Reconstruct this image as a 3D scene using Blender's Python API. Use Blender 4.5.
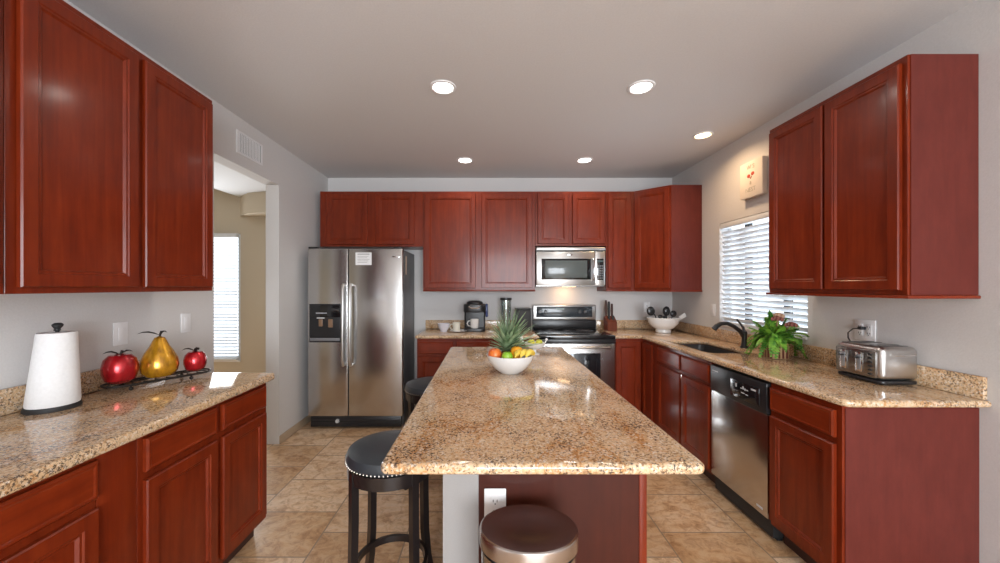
import bpy, bmesh, math, random
from mathutils import Vector, Matrix, Euler
random.seed(7)
PI = math.pi
R = math.radians
S = bpy.context.scene
COL = S.collection
for o in list(bpy.data.objects): bpy.data.objects.remove(o)

# ------------------------------------------------------------------ camera
cd = bpy.data.cameras.new('camera'); cam = bpy.data.objects.new('camera', cd); COL.objects.link(cam)
cam.location = (0, 0, 1.427); cam.rotation_euler = (PI/2, 0, 0)
cd.sensor_width = 36; cd.lens = 13.284; cd.shift_x = 0.013; cd.shift_y = 0.0049; cd.clip_start = 0.05
S.camera = cam

# ------------------------------------------------------------------ world, exposure, daylight
W = bpy.data.worlds.new('daylight'); S.world = W; W.use_nodes = True
bgn = W.node_tree.nodes['Background']; bgn.inputs[0].default_value = (0.80, 0.90, 1.0, 1); bgn.inputs[1].default_value = 2.6
S.view_settings.view_transform = 'Standard'; S.view_settings.look = 'None'
S.view_settings.gamma = 1; S.view_settings.use_curve_mapping = False
S.view_settings.exposure = 0.0
XL, XR, YB, HC, YR = -1.88, 2.19, 4.365, 2.71, -3.1

def area(name, loc, rot, sx, sy, power, col=(1, 1, 1), spread=180):
    l = bpy.data.lights.new(name, 'AREA'); l.shape = 'RECTANGLE'; l.size = sx; l.size_y = sy
    l.energy = power; l.color = col; l.spread = R(spread)
    o = bpy.data.objects.new(name, l); COL.objects.link(o); o.location = loc; o.rotation_euler = rot
    return o
# daylight entering by the glazed rear wall of the room, the sink window and the side room window
area('daylight_rear_window', (0.80, YR+.06, 1.35), (PI/2, 0, 0), 2.4, 1.9, 218, (.90, .95, 1.0))
area('daylight_sink_window', (XR+.22, 3.0, 1.54), (0, PI/2, 0), .9, .95, 14, (.80, .90, 1.0))
area('daylight_side_room', (-3.85, 4.94, 1.3), (PI/2, 0, PI), 1.2, 1.7, 60, (.93, .97, 1.0))

# ------------------------------------------------------------------ materials
def nt(name):
    m = bpy.data.materials.new(name); m.use_nodes = True
    t = m.node_tree; b = t.nodes['Principled BSDF']
    return m, t, b
def mat(name, col, rough=.5, metal=0, coat=0, bump=0, bscale=200, spec=None, emit=None, es=0, trans=0):
    m, t, b = nt(name)
    b.inputs['Base Color'].default_value = (*col, 1); b.inputs['Roughness'].default_value = rough
    b.inputs['Metallic'].default_value = metal; b.inputs['Coat Weight'].default_value = coat
    b.inputs['Coat Roughness'].default_value = .12
    if spec is not None: b.inputs['Specular IOR Level'].default_value = spec
    if trans: b.inputs['Transmission Weight'].default_value = trans
    if emit: b.inputs['Emission Color'].default_value = (*emit, 1); b.inputs['Emission Strength'].default_value = es
    n = t.nodes.new('ShaderNodeTexNoise'); n.inputs['Scale'].default_value = bscale
    tc = t.nodes.new('ShaderNodeTexCoord'); t.links.new(tc.outputs['Object'], n.inputs['Vector'])
    # slight natural variation of the colour
    mx = t.nodes.new('ShaderNodeMix'); mx.data_type = 'RGBA'; mx.blend_type = 'MULTIPLY'; mx.inputs[0].default_value = .12
    mx.inputs[6].default_value = (*col, 1); t.links.new(n.outputs['Fac'], mx.inputs[7]); t.links.new(mx.outputs[2], b.inputs['Base Color'])
    if bump:
        bp = t.nodes.new('ShaderNodeBump'); bp.inputs['Strength'].default_value = bump; bp.inputs['Distance'].default_value = .002
        t.links.new(n.outputs['Fac'], bp.inputs['Height']); t.links.new(bp.outputs['Normal'], b.inputs['Normal'])
    return m
def ramp(t, fac, stops):
    r = t.nodes.new('ShaderNodeValToRGB'); e = r.color_ramp.elements
    while len(e) < len(stops): e.new(.5)
    for i, (p, c) in enumerate(stops):
        e[i].position = p; e[i].color = (*c, 1) if len(c) == 3 else c
    t.links.new(fac, r.inputs[0]); return r.outputs[0]
def mixc(t, fac, a, b, mode='MIX'):
    mx = t.nodes.new('ShaderNodeMix'); mx.data_type = 'RGBA'; mx.blend_type = mode
    if isinstance(fac, (int, float)): mx.inputs[0].default_value = fac
    else: t.links.new(fac, mx.inputs[0])
    for i, v in ((6, a), (7, b)):
        if isinstance(v, tuple): mx.inputs[i].default_value = (*v, 1)
        else: t.links.new(v, mx.inputs[i])
    return mx.outputs[2]
def coords(t, scale=(1, 1, 1), rnd=True, kind='Object'):
    tc = t.nodes.new('ShaderNodeTexCoord'); mp = t.nodes.new('ShaderNodeMapping'); mp.inputs['Scale'].default_value = scale
    src = tc.outputs[kind]
    if rnd:
        oi = t.nodes.new('ShaderNodeObjectInfo'); ad = t.nodes.new('ShaderNodeVectorMath'); ad.operation = 'MULTIPLY_ADD'
        cb = t.nodes.new('ShaderNodeCombineXYZ')
        for i in range(3): t.links.new(oi.outputs['Random'], cb.inputs[i])
        ad.inputs[1].default_value = (37, 23, 51); t.links.new(cb.outputs[0], ad.inputs[0]); t.links.new(src, ad.inputs[2]); src = ad.outputs[0]
    t.links.new(src, mp.inputs['Vector']); return mp.outputs[0]
def noise(t, vec, scale, detail=4, rough=.5, dist=0):
    n = t.nodes.new('ShaderNodeTexNoise'); n.inputs['Scale'].default_value = scale; n.inputs['Detail'].default_value = detail
    n.inputs['Roughness'].default_value = rough; n.inputs['Distortion'].default_value = dist
    t.links.new(vec, n.inputs['Vector']); return n.outputs['Fac']
def wood(name, dark, mid, light, rough=.34, coat=.26, horizontal=False):
    m, t, b = nt(name)
    v = coords(t, (1, 1, 16) if horizontal else (16, 16, 1))
    g = noise(t, v, 2.2, 6, .6, .6)
    c = ramp(t, g, [(.15, dark), (.5, mid), (.85, light)])
    v2 = coords(t, (2.2, 2.2, 1)); bl = noise(t, v2, 7, 5, .6)
    c = mixc(t, .45, c, ramp(t, bl, [(.3, (.5, .42, .40)), (.7, (1, 1, 1))]), 'MULTIPLY')
    t.links.new(c, b.inputs['Base Color'])
    b.inputs['Roughness'].default_value = rough; b.inputs['Coat Weight'].default_value = coat; b.inputs['Coat Roughness'].default_value = .15; b.inputs['Specular IOR Level'].default_value = .22
    bp = t.nodes.new('ShaderNodeBump'); bp.inputs['Strength'].default_value = .05; bp.inputs['Distance'].default_value = .001
    t.links.new(g, bp.inputs['Height']); t.links.new(bp.outputs['Normal'], b.inputs['Normal'])
    return m
CH = wood('cherry_wood', (.11, .011, .0028), (.185, .021, .0042), (.25, .036, .0075))
CHH = wood('cherry_wood_horizontal', (.12, .012, .0028), (.205, .0235, .0042), (.275, .039, .0075), horizontal=True)
CHE = wood('cherry_laminate_end', (.12, .021, .015), (.135, .024, .017), (.15, .027, .019), rough=.55, coat=.05)
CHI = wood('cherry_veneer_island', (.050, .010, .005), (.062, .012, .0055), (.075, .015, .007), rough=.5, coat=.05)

def granite():
    m, t, b = nt('granite'); v = coords(t, (1, 1, 1), False)
    big = noise(t, coords(t, (1.7, .55, 1), False), 2.0, 4, .55, 2.0)
    base = ramp(t, big, [(.26, (.58, .41, .23)), (.40, (.68, .50, .33)), (.52, (.67, .48, .30)), (.572, (.62, .41, .23)), (.588, (.50, .25, .09)), (.602, (.62, .41, .23)), (.66, (.68, .49, .34)), (.8, (.58, .46, .33))])
    vo = t.nodes.new('ShaderNodeTexVoronoi'); vo.inputs['Scale'].default_value = 150; t.links.new(v, vo.inputs['Vector'])
    se = t.nodes.new('ShaderNodeSeparateColor'); t.links.new(vo.outputs['Color'], se.inputs[0])
    c = mixc(t, .85, base, ramp(t, se.outputs[0], [(0, (.40, .30, .22)), (.2, (.82, .72, .58)), (.5, (1, .98, .94)), (1, (1, 1, 1))]), 'MULTIPLY')
    c = mixc(t, ramp(t, se.outputs[1], [(.76, (0, 0, 0)), (.95, (.75, .75, .75))]), c, (.76, .66, .54))
    c = mixc(t, ramp(t, se.outputs[2], [(.88, (0, 0, 0)), (.97, (.5, .5, .5))]), c, (.66, .30, .10))
    sp = noise(t, v, 120, 4, .78); cl = noise(t, v, 9, 3, .6)
    ad = t.nodes.new('ShaderNodeMath'); ad.operation = 'MULTIPLY_ADD'; ad.inputs[1].default_value = .28
    t.links.new(cl, ad.inputs[0]); t.links.new(sp, ad.inputs[2])
    c = mixc(t, ramp(t, ad.outputs[0], [(.675, (0, 0, 0)), (.735, (.9, .9, .9))]), c, (.05, .035, .03))
    t.links.new(c, b.inputs['Base Color']); b.inputs['Roughness'].default_value = .07; b.inputs['Coat Weight'].default_value = .2; b.inputs['Coat Roughness'].default_value = .05
    return m
GR = granite()
def floor_mat():
    m, t, b = nt('travertine_tile')
    tc = t.nodes.new('ShaderNodeTexCoord'); sp = t.nodes.new('ShaderNodeSeparateXYZ'); t.links.new(tc.outputs['Object'], sp.inputs[0])
    cb = t.nodes.new('ShaderNodeCombineXYZ')   # tile rows run along the depth of the room
    def add(o, k):
        a = t.nodes.new('ShaderNodeMath'); a.operation = 'ADD'; a.inputs[1].default_value = k; t.links.new(o, a.inputs[0]); return a.outputs[0]
    t.links.new(add(sp.outputs['Y'], 10*.39-1.945), cb.inputs[0]); t.links.new(add(sp.outputs['X'], 10*.49+.95), cb.inputs[1])
    br = t.nodes.new('ShaderNodeTexBrick'); br.offset = .5; br.inputs['Scale'].default_value = 1
    br.inputs['Brick Width'].default_value = .39; br.inputs['Row Height'].default_value = .49; br.inputs['Mortar Size'].default_value = .0045
    br.inputs['Mortar Smooth'].default_value = .2; br.inputs['Bias'].default_value = 0
    br.inputs['Color1'].default_value = (0, 0, 0, 1); br.inputs['Color2'].default_value = (1, 1, 1, 1); br.inputs['Mortar'].default_value = (.5, .5, .5, 1)
    t.links.new(cb.outputs[0], br.inputs['Vector'])
    tile = ramp(t, br.outputs['Color'], [(0, (.54, .37, .22)), (.35, (.70, .53, .37)), (.7, (.78, .63, .47)), (1, (.50, .31, .15))])
    v = coords(t, (1, 1, 1), False); n1 = noise(t, coords(t, (1, 2.0, 1), False), 3.6, 8, .68, 1.5); n2 = noise(t, v, 16, 7, .75, 1.0)
    c = mixc(t, .75, tile, ramp(t, n1, [(.34, (.50, .32, .17)), (.46, (.92, .78, .62)), (.56, (1, .96, .92)), (.68, (.80, .66, .52))]), 'MULTIPLY')
    c = mixc(t, .7, c, ramp(t, n2, [(.38, (.55, .43, .34)), (.52, (.95, .90, .86)), (.62, (1, 1, 1))]), 'MULTIPLY')
    c = mixc(t, br.outputs['Fac'], c, (.27, .19, .125))
    t.links.new(c, b.inputs['Base Color']); b.inputs['Roughness'].default_value = .28
    bp = t.nodes.new('ShaderNodeBump'); bp.invert = True; bp.inputs['Strength'].default_value = .35; bp.inputs['Distance'].default_value = .004
    t.links.new(br.outputs['Fac'], bp.inputs['Height']); t.links.new(bp.outputs['Normal'], b.inputs['Normal'])
    return m
FL = floor_mat()
def steel(name, col=(.56, .55, .54), rough=.30, horiz=True):
    m, t, b = nt(name); v = coords(t, (1, 1, 90) if horiz else (90, 90, 1)); g = noise(t, v, 6, 3)
    b.inputs['Metallic'].default_value = 1; t.links.new(ramp(t, g, [(.3, tuple(x*.96 for x in col)), (.7, col)]), b.inputs['Base Color'])
    t.links.new(ramp(t, g, [(.3, (rough*.94,)*3), (.7, (rough*1.06,)*3)]), b.inputs['Roughness'])
    b.inputs['Anisotropic'].default_value = 0
    return m
ST = steel('brushed_steel'); STV = steel('brushed_steel_vertical', rough=.22); CHR = mat('chrome', (.75, .75, .76), .14, 1)
STD = steel('dark_steel', (.30, .29, .28), .25)
WALL = mat('wall_paint', (.68, .665, .655), .7, bump=.25, bscale=140)
CEIL = mat('ceiling_paint', (.69, .68, .68), .75, bump=.35, bscale=110)
BEIGE = mat('beige_paint', (.60, .52, .40), .75, bump=.2, bscale=120)
WHITE = mat('white_paint', (.80, .80, .79), .5)
PLATE = mat('plate_plastic', (.85, .85, .86), .35)
BLK = mat('black_plastic', (.018, .018, .020), .3); BLKM = mat('black_matte', (.022, .022, .023), .6)
BGL = mat('black_glass', (.012, .013, .015), .06, coat=.4)
GREY = mat('grey_plastic', (.20, .20, .21), .4)
CER = mat('white_ceramic', (.84, .84, .83), .12, coat=.3); PAPER = mat('paper', (.86, .86, .86), .85, bump=.4, bscale=90)
LEATH = mat('black_leather', (.030, .036, .043), .38, bump=.3, bscale=160)
ESP = mat('espresso_wood', (.014, .010, .010), .3, coat=.3)
BRASS = mat('pewter_nail', (.55, .50, .44), .3, 1)
TILEB = mat('tile_base', (.47, .36, .25), .4)
IRON = mat('black_iron', (.03, .025, .022), .45, .6)
SINKM = mat('sink_composite', (.035, .035, .037), .35)
def glass(name, tint=(1, 1, 1), refl=.12):
    m = bpy.data.materials.new(name); m.use_nodes = True; t = m.node_tree; t.nodes.clear()
    o = t.nodes.new('ShaderNodeOutputMaterial'); mx = t.nodes.new('ShaderNodeMixShader'); tr = t.nodes.new('ShaderNodeBsdfTransparent'); gl = t.nodes.new('ShaderNodeBsdfGlossy')
    tr.inputs[0].default_value = (*tint, 1); gl.inputs['Roughness'].default_value = .03
    lw = t.nodes.new('ShaderNodeLayerWeight'); lw.inputs[0].default_value = .25
    ml = t.nodes.new('ShaderNodeMath'); ml.operation = 'MULTIPLY_ADD'; ml.inputs[1].default_value = .5; ml.inputs[2].default_value = refl*.5
    t.links.new(lw.outputs['Fresnel'], ml.inputs[0]); t.links.new(ml.outputs[0], mx.inputs[0])
    t.links.new(tr.outputs[0], mx.inputs[1]); t.links.new(gl.outputs[0], mx.inputs[2]); t.links.new(mx.outputs[0], o.inputs[0]); return m
GLS = glass('window_glass'); JAR = glass('clear_jar_glass', (.9, .94, .93), .3)
def lampmat(name, col, s):
    m, t, b = nt(name); b.inputs['Base Color'].default_value = (.9, .9, .9, 1)
    b.inputs['Emission Color'].default_value = (*col, 1); b.inputs['Emission Strength'].default_value = s; return m

# ------------------------------------------------------------------ mesh helpers
class MB:
    def __init__(s): s.bm = bmesh.new()
    def _add(s, b2, mtx=None):
        if mtx is not None: bmesh.ops.transform(b2, matrix=mtx, verts=b2.verts)
        me = bpy.data.meshes.new('tmp'); b2.to_mesh(me); b2.free(); s.bm.from_mesh(me); bpy.data.meshes.remove(me); return s
    def box(s, x0, x1, y0, y1, z0, z1, bev=0, seg=2, mtx=None):
        b = bmesh.new(); bmesh.ops.create_cube(b, size=1)
        for v in b.verts: v.co = Vector(((x0+x1)/2+v.co.x*(x1-x0), (y0+y1)/2+v.co.y*(y1-y0), (z0+z1)/2+v.co.z*(z1-z0)))
        if bev: bmesh.ops.bevel(b, geom=b.edges[:]+b.verts[:], offset=bev, segments=seg, profile=.5, affect='EDGES')
        return s._add(b, mtx)
    def cyl(s, r0, r1, z0, z1, cx=0, cy=0, n=32, mtx=None):
        return s.lathe([(0, z0), (r0, z0), (r1, z1), (0, z1)], n, cx, cy, mtx)
    def lathe(s, prof, n=32, cx=0, cy=0, mtx=None, sx=1, sy=1):
        b = bmesh.new(); rings = []
        for r, z in prof:
            if r < 1e-6: rings.append([b.verts.new((cx, cy, z))])
            else: rings.append([b.verts.new((cx+sx*r*math.cos(2*PI*i/n), cy+sy*r*math.sin(2*PI*i/n), z)) for i in range(n)])
        for a, c in zip(rings, rings[1:]):
            if len(a) == 1 and len(c) == 1: continue
            for i in range(n):
                j = (i+1) % n
                if len(a) == 1: b.faces.new((a[0], c[j], c[i]))
                elif len(c) == 1: b.faces.new((a[i], a[j], c[0]))
                else: b.faces.new((a[i], a[j], c[j], c[i]))
        bmesh.ops.recalc_face_normals(b, faces=b.faces[:])
        return s._add(b, mtx)
    def tube(s, pts, rad, n=10, cap=True, mtx=None, flat=1):
        b = bmesh.new(); pts = [Vector(p) for p in pts]
        rad = rad if isinstance(rad, (list, tuple)) else [rad]*len(pts)
        T = [(pts[min(i+1, len(pts)-1)]-pts[max(i-1, 0)]).normalized() for i in range(len(pts))]
        up = Vector((0, 0, 1)) if abs(T[0].z) < .9 else Vector((1, 0, 0)); N = (up-T[0]*up.dot(T[0])).normalized(); rings = []
        for i, p in enumerate(pts):
            N = (N-T[i]*N.dot(T[i])).normalized(); B = T[i].cross(N)
            rings.append([b.verts.new(p+rad[i]*(math.cos(2*PI*k/n)*N*flat+math.sin(2*PI*k/n)*B)) for k in range(n)])
        for a, c in zip(rings, rings[1:]):
            for k in range(n): b.faces.new((a[k], a[(k+1) % n], c[(k+1) % n], c[k]))
        if cap: b.faces.new(rings[0][::-1]); b.faces.new(rings[-1])
        bmesh.ops.recalc_face_normals(b, faces=b.faces[:])
        return s._add(b, mtx)
    def ring(s, R_, r, z=0, cx=0, cy=0, n=48, m=8, mtx=None):
        b = bmesh.new(); rr = []
        for i in range(n):
            a = 2*PI*i/n; rr.append([b.verts.new((cx+(R_+r*math.cos(2*PI*k/m))*math.cos(a), cy+(R_+r*math.cos(2*PI*k/m))*math.sin(a), z+r*math.sin(2*PI*k/m))) for k in range(m)])
        for i in range(n):
            for k in range(m): b.faces.new((rr[i][k], rr[(i+1) % n][k], rr[(i+1) % n][(k+1) % m], rr[i][(k+1) % m]))
        bmesh.ops.recalc_face_normals(b, faces=b.faces[:]); return s._add(b, mtx)
    def prism(s, poly, z0, z1, holes=(), bev=0, seg=3, mtx=None):
        b = bmesh.new(); es = []
        for lp in [poly]+list(holes):
            vs = [b.verts.new((x, y, z0)) for x, y in lp]
            es += [b.edges.new((vs[i], vs[(i+1) % len(vs)])) for i in range(len(vs))]
        bmesh.ops.triangle_fill(b, use_beauty=True, use_dissolve=False, edges=es)
        g = bmesh.ops.extrude_face_region(b, geom=b.faces[:])
        bmesh.ops.translate(b, vec=(0, 0, z1-z0), verts=[v for v in g['geom'] if isinstance(v, bmesh.types.BMVert)])
        bmesh.ops.recalc_face_normals(b, faces=b.faces[:])
        if bev:
            ed = [e for e in b.edges if len(e.link_faces) == 2 and abs(e.calc_face_angle(0)) > .9 and abs(e.verts[0].co.z-e.verts[1].co.z) < 1e-6]
            bmesh.ops.bevel(b, geom=ed, offset=bev, segments=seg, profile=.5, affect='EDGES')
        return s._add(b, mtx)
    def panel(s, x0, x1, z0, z1, prof, y=0):
        """rectangle rings (inset, y) lofted: a moulded door or drawer front facing -y"""
        b = bmesh.new(); rings = []
        for ins, yy in prof:
            rings.append([b.verts.new((a, y+yy, c)) for a, c in ((x0+ins, z0+ins), (x1-ins, z0+ins), (x1-ins, z1-ins), (x0+ins, z1-ins))])
        for a, c in zip(rings, rings[1:]):
            for k in range(4): b.faces.new((a[k], a[(k+1) % 4], c[(k+1) % 4], c[k]))
        b.faces.new(rings[-1]); b.faces.new(rings[0][::-1])
        bmesh.ops.recalc_face_normals(b, faces=b.faces[:]); return s._add(b)
    def sphere(s, c, r, n=16, sc=(1, 1, 1), mtx=None):
        b = bmesh.new(); bmesh.ops.create_uvsphere(b, u_segments=n*2, v_segments=n, radius=r)
        for v in b.verts: v.co = Vector((v.co.x*sc[0]+c[0], v.co.y*sc[1]+c[1], v.co.z*sc[2]+c[2]))
        return s._add(b, mtx)
    def build(s, name, m, parent=None, sharp=.6):
        bm = s.bm
        for f in bm.faces: f.smooth = True
        for e in bm.edges:
            if len(e.link_faces) != 2 or e.calc_face_angle(0) > sharp: e.smooth = False
        me = bpy.data.meshes.new(name); bm.to_mesh(me); bm.free(); me.materials.append(m)
        o = bpy.data.objects.new(name, me); COL.objects.link(o)
        if parent: o.parent = parent
        return o
def thing(name, label, cat, loc=(0, 0, 0), rz=0, group=None):
    o = bpy.data.objects.new(name, None); COL.objects.link(o); o.empty_display_size = .05
    o.location = loc; o.rotation_euler = (0, 0, rz); o['label'] = label; o['category'] = cat
    if group: o['group'] = group
    return o
def tag(o, label, cat, group=None, loc=None, rz=None):
    o['label'] = label; o['category'] = cat
    if group: o['group'] = group
    if loc: o.location = loc
    if rz is not None: o.rotation_euler = (0, 0, rz)
    return o
def struct(name, mb, m, parent=None):
    o = mb.build(name, m, parent)
    if not parent: o['kind'] = 'structure'
    return o
def dup(o, parent=None):
    c = o.copy(); COL.objects.link(c)
    if parent: c.parent = parent
    for k in [x for x in bpy.data.objects if x.parent == o]: dup(k, c)
    return c
def text(name, s, size, m, parent, loc, rot, ext=.0006):
    cu = bpy.data.curves.new('t', 'FONT'); cu.body = s; cu.size = size; cu.align_x = 'CENTER'; cu.align_y = 'CENTER'; cu.extrude = ext
    o = bpy.data.objects.new('t', cu); COL.objects.link(o)
    bpy.context.view_layer.update()
    me = bpy.data.meshes.new_from_object(o.evaluated_get(bpy.context.evaluated_depsgraph_get())); bpy.data.objects.remove(o)
    me.materials.clear(); me.materials.append(m)
    n = bpy.data.objects.new(name, me); COL.objects.link(n); n.parent = parent; n.location = loc; n.rotation_euler = rot; return n

# ------------------------------------------------------------------ room
struct('floor', MB().box(-5.2, 2.5, YR-.2, 5.4, -.06, 0), FL)
struct('ceiling', MB().box(XL-.12, 2.35, YR-.2, YB+.12, HC, HC+.1), CEIL)
struct('wall_back', MB().box(XL-.12, 2.35, YB, YB+.12, 0, HC), WALL)
OP0, OP1, OPH = 2.54, 3.335, 2.345
struct('wall_left', MB().box(XL-.12, XL, YR, OP0, 0, HC).box(XL-.12, XL, OP1, YB, 0, HC).box(XL-.12, XL, OP0, OP1, OPH, HC), WALL)
WY0, WY1, WZ0, WZ1 = 2.52, 3.475, 1.06, 2.015
struct('wall_right', MB().box(XR, XR+.14, YR, WY0, 0, HC).box(XR, XR+.14, WY1, YB, 0, HC).box(XR, XR+.14, WY0, WY1, 0, WZ0).box(XR, XR+.14, WY0, WY1, WZ1, HC), WALL)
# rear wall behind the camera with its wide glazing
struct('wall_rear', MB().box(XL-.12, -.45, YR-.12, YR, 0, HC).box(2.05, 2.35, YR-.12, YR, 0, HC).box(-.45, 2.05, YR-.12, YR, 0, .35).box(-.45, 2.05, YR-.12, YR, 2.35, HC), WALL)
w = struct('window_3', MB().box(-.45, 2.05, YR-.09, YR-.04, .35, .41).box(-.45, 2.05, YR-.09, YR-.04, 2.29, 2.35).box(-.45, -.39, YR-.09, YR-.04, .41, 2.29).box(1.99, 2.05, YR-.09, YR-.04, .41, 2.29).box(.77, .83, YR-.09, YR-.04, .41, 2.29), WHITE)
MB().box(-.39, 1.99, YR-.068, YR-.062, .41, 2.29).build('window_glass', GLS, w)
struct('baseboard_left', MB().box(XL, XL+.012, OP1+.002, YB-.002, 0, .075, .003).box(XL, XL+.012, 2.145, OP0, 0, .075, .003), TILEB)
struct('baseboard_back', MB().box(XL+.014, -.75, YB-.012, YB, 0, .075, .003), TILEB)
struct('baseboard_right', MB().box(XR-.012, XR, YR+.01, 1.62, 0, .075, .003), TILEB)
# side room seen through the doorway
struct('wall_side_room_back', MB().box(-3.34, XL-.12, 5.0, 5.12, 0, 3.1).box(-4.4, -3.34, 5.0, 5.12, 0, .42).box(-4.4, -3.34, 5.0, 5.12, 2.145, 3.1).box(-5.0, -4.4, 5.0, 5.12, 0, 3.1), BEIGE)
struct('wall_side_room_left', MB().box(-5.1, -5.0, .5, 5.0, 0, 3.3), BEIGE)
struct('wall_side_room_front', MB().box(-5.1, XL-.12, .4, .5, 0, 3.3), BEIGE)
struct('wall_side_room_right', MB().box(XL-.12, XL-.02, YB+.12, 5.12, 0, 3.1), BEIGE)
struct('ceiling_side_room', MB().prism([(-3.36, 2.64), (-2.0, 2.64), (-2.0, 2.74), (-3.36, 2.74), (-5.1, 3.30), (-5.1, 3.20)], .4, 5.12, mtx=Matrix(((1, 0, 0, 0), (0, 0, 1, 0), (0, 1, 0, 0), (0, 0, 0, 1)))), mat('white_ceiling', (.74, .75, .77), .8))
struct('trim_1', MB().prism([(-3.34, 4.99), (-3.1, 4.78), (-2.7, 4.66), (-2.002, 4.6), (-2.002, 4.999), (-3.34, 4.999)], 2.375, 2.638), BEIGE)
w = struct('window_2', MB().box(-4.39, -3.35, 5.03, 5.08, .43, .47).box(-4.39, -3.35, 5.03, 5.08, 2.10, 2.135).box(-4.39, -4.35, 5.03, 5.08, .47, 2.1).box(-3.39, -3.35, 5.03, 5.08, .47, 2.1), WHITE)
MB().box(-4.35, -3.39, 5.053, 5.058, .47, 2.1).build('window_glass', GLS, w)
MB().box(-4.4, -3.34, 4.985, 5.028, .405, .43).build('window_sill', WHITE, w)
def blind(name, label, loc, rz, Wd, z0, z1, tilt, m, nsp=.044):
    t = thing(name, label, 'blind', loc, rz)
    MB().box(0, Wd, -.03, .03, z1-.05, z1-.002, .004).build('headrail', m, t)
    n = int((z1-.06-z0-.03)/nsp); mb = MB()
    for i in range(n):
        z = z0+.045+i*nsp; mb.box(.004, Wd-.004, -.024, .024, -.0015, .0015, mtx=Matrix.Translation((0, 0, z)) @ Matrix.Rotation(tilt, 4, 'X'))
    mb.build('slats', m, t)
    MB().box(.002, Wd-.002, -.026, .026, z0+.004, z0+.024, .003).build('bottom_rail', m, t)
    cm = MB()
    for u in (.14, Wd/2, Wd-.14): cm.tube([(u, -.027, z0+.02), (u, -.027, z1-.04)], .0012, 5)
    cm.build('ladder_cord', m, t)
    return t
BL = mat('blind_slat', (.80, .83, .86), .45)
blind('window_blind', 'white slatted blind over the tall window in the side room through the doorway', (-4.385, 4.97, 0), 0, 1.03, .435, 2.14, R(14), BL)
# sink window
w = struct('window_1', MB().box(XR+.09, XR+.13, WY0, WY1, WZ0, WZ0+.035).box(XR+.09, XR+.13, WY0, WY1, WZ1-.035, WZ1).box(XR+.09, XR+.13, WY0, WY0+.035, WZ0+.035, WZ1-.035).box(XR+.09, XR+.13, WY1-.035, WY1, WZ0+.035, WZ1-.035), WHITE)
MB().box(XR+.108, XR+.112, WY0+.036, WY1-.036, WZ0+.036, WZ1-.036).build('window_glass', GLS, w)
MB().box(XR-.012, XR+.088, WY0+.001, WY1-.001, WZ0, WZ0+.016, .003).build('window_sill', WHITE, w)
MB().box(XR+.08, XR+.106, 3.19, 3.25, WZ0+.036, WZ1-.036).box(XR+.08, XR+.106, 2.765, 2.825, WZ0+.036, WZ1-.036).build('mullion', BLKM, w)
blind('window_blind', 'white slatted blind over the sink window between the sign and the fern', (XR+.032, WY1-.004, 0), -PI/2, WY1-WY0-.008, WZ0+.018, WZ1, R(-46), BL)

# ------------------------------------------------------------------ cabinets
DOOR = [(0, -.001), (0, -.015), (.004, -.020), (.045, -.020), (.049, -.016), (.056, -.016), (.063, -.008), (.075, -.0085)]
DRAW = [(0, -.001), (0, -.014), (.007, -.020), (.013, -.020), (.018, -.018)]
def door(p, u0, u1, z0, z1, m=None, name='door', prof=None):
    return MB().panel(u0, u1, z0, z1, prof or DOOR).build(name, m or CH, p, .25)
def drawer(p, u0, u1, z0=.745, z1=.868, name='drawer'):
    return MB().panel(u0, u1, z0, z1, DRAW).build(name, CHH, p, .25)
TU, BU = 2.462, 1.388
def upper(label, loc, rz, Wd, dep, doors, B=BU, T=TU, lip=.012, lips=(0, 0), name='wall_cabinet', group=None):
    t = thing(name, label, 'cabinet', (loc[0], loc[1], B), rz, group)
    H = T-B
    MB().box(0, Wd, .001, dep-.002, .0, H, .0015, 1).build('body', CH, t)
    if lip: MB().box(-lips[0], Wd+lips[1], -lip, dep-.004, -.016, -.0005, .004).build('bottom_moulding', CHH, t)
    for a, b in doors: door(t, a, b, .022, H-.03)
    return t
def base(label, loc, rz, Wd, dep, doors, drawers, dz=(.138, .715), name='base_cabinet', hollow=False, top=.888):
    t = thing(name, label, 'cabinet', loc, rz)
    if hollow: MB().box(0, Wd, .001, .02, .105, top).box(0, .016, .0205, dep-.002, .105, top).box(Wd-.016, Wd, .0205, dep-.002, .105, top).box(.0165, Wd-.0165, .0205, dep-.002, .105, .121).box(.0165, Wd-.0165, dep-.012, dep-.002, .122, top).build('body', CH, t)
    else: MB().box(0, Wd, .001, dep-.002, .105, top, .001, 1).build('body', CH, t)
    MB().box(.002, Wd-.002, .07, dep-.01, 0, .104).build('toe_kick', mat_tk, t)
    for a, b in doors: door(t, a, b, *dz)
    for a, b in drawers: drawer(t, a, b)
    return t
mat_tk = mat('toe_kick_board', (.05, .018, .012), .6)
FXU = -1.555; DU = FXU-XL
upper('cherry wall cabinet on the left wall, two tall doors, beside the doorway', (FXU, 1.19), PI/2, .90, DU, [(.028, .44), (.473, .88)], B=1.402, T=2.478, lip=0)
upper('cherry wall cabinet at the left photo edge, only a sliver of its door showing', (FXU, .285), PI/2, .903, DU, [(.028, .44), (.463, .878)], B=1.402, T=2.478, lip=0)
s9 = 91.8; FY = 4.02; D9 = YB-FY
def ux(px): return (px-487)/s9
def backupper(label, x0, x1, doors, **k):
    return upper(label, (ux(x0)+.0008, FY), 0, ux(x1)-ux(x0)-.0016, D9, [(ux(a)-ux(x0), ux(b)-ux(x0)) for a, b in doors], **k)
backupper('short cherry wall cabinet with two doors above the refrigerator', 320, 423, [(326.8, 367.6), (375.8, 414.4)], B=1.86, lip=0)
backupper('wide cherry wall cabinet with two tall doors above the coffee maker', 423, 535.3, [(425, 475.5), (481.5, 532)])
backupper('short cherry wall cabinet with two doors above the microwave', 535.3, 606, [(537.5, 568.5), (572, 604.3)], B=1.868, lip=0)
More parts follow.
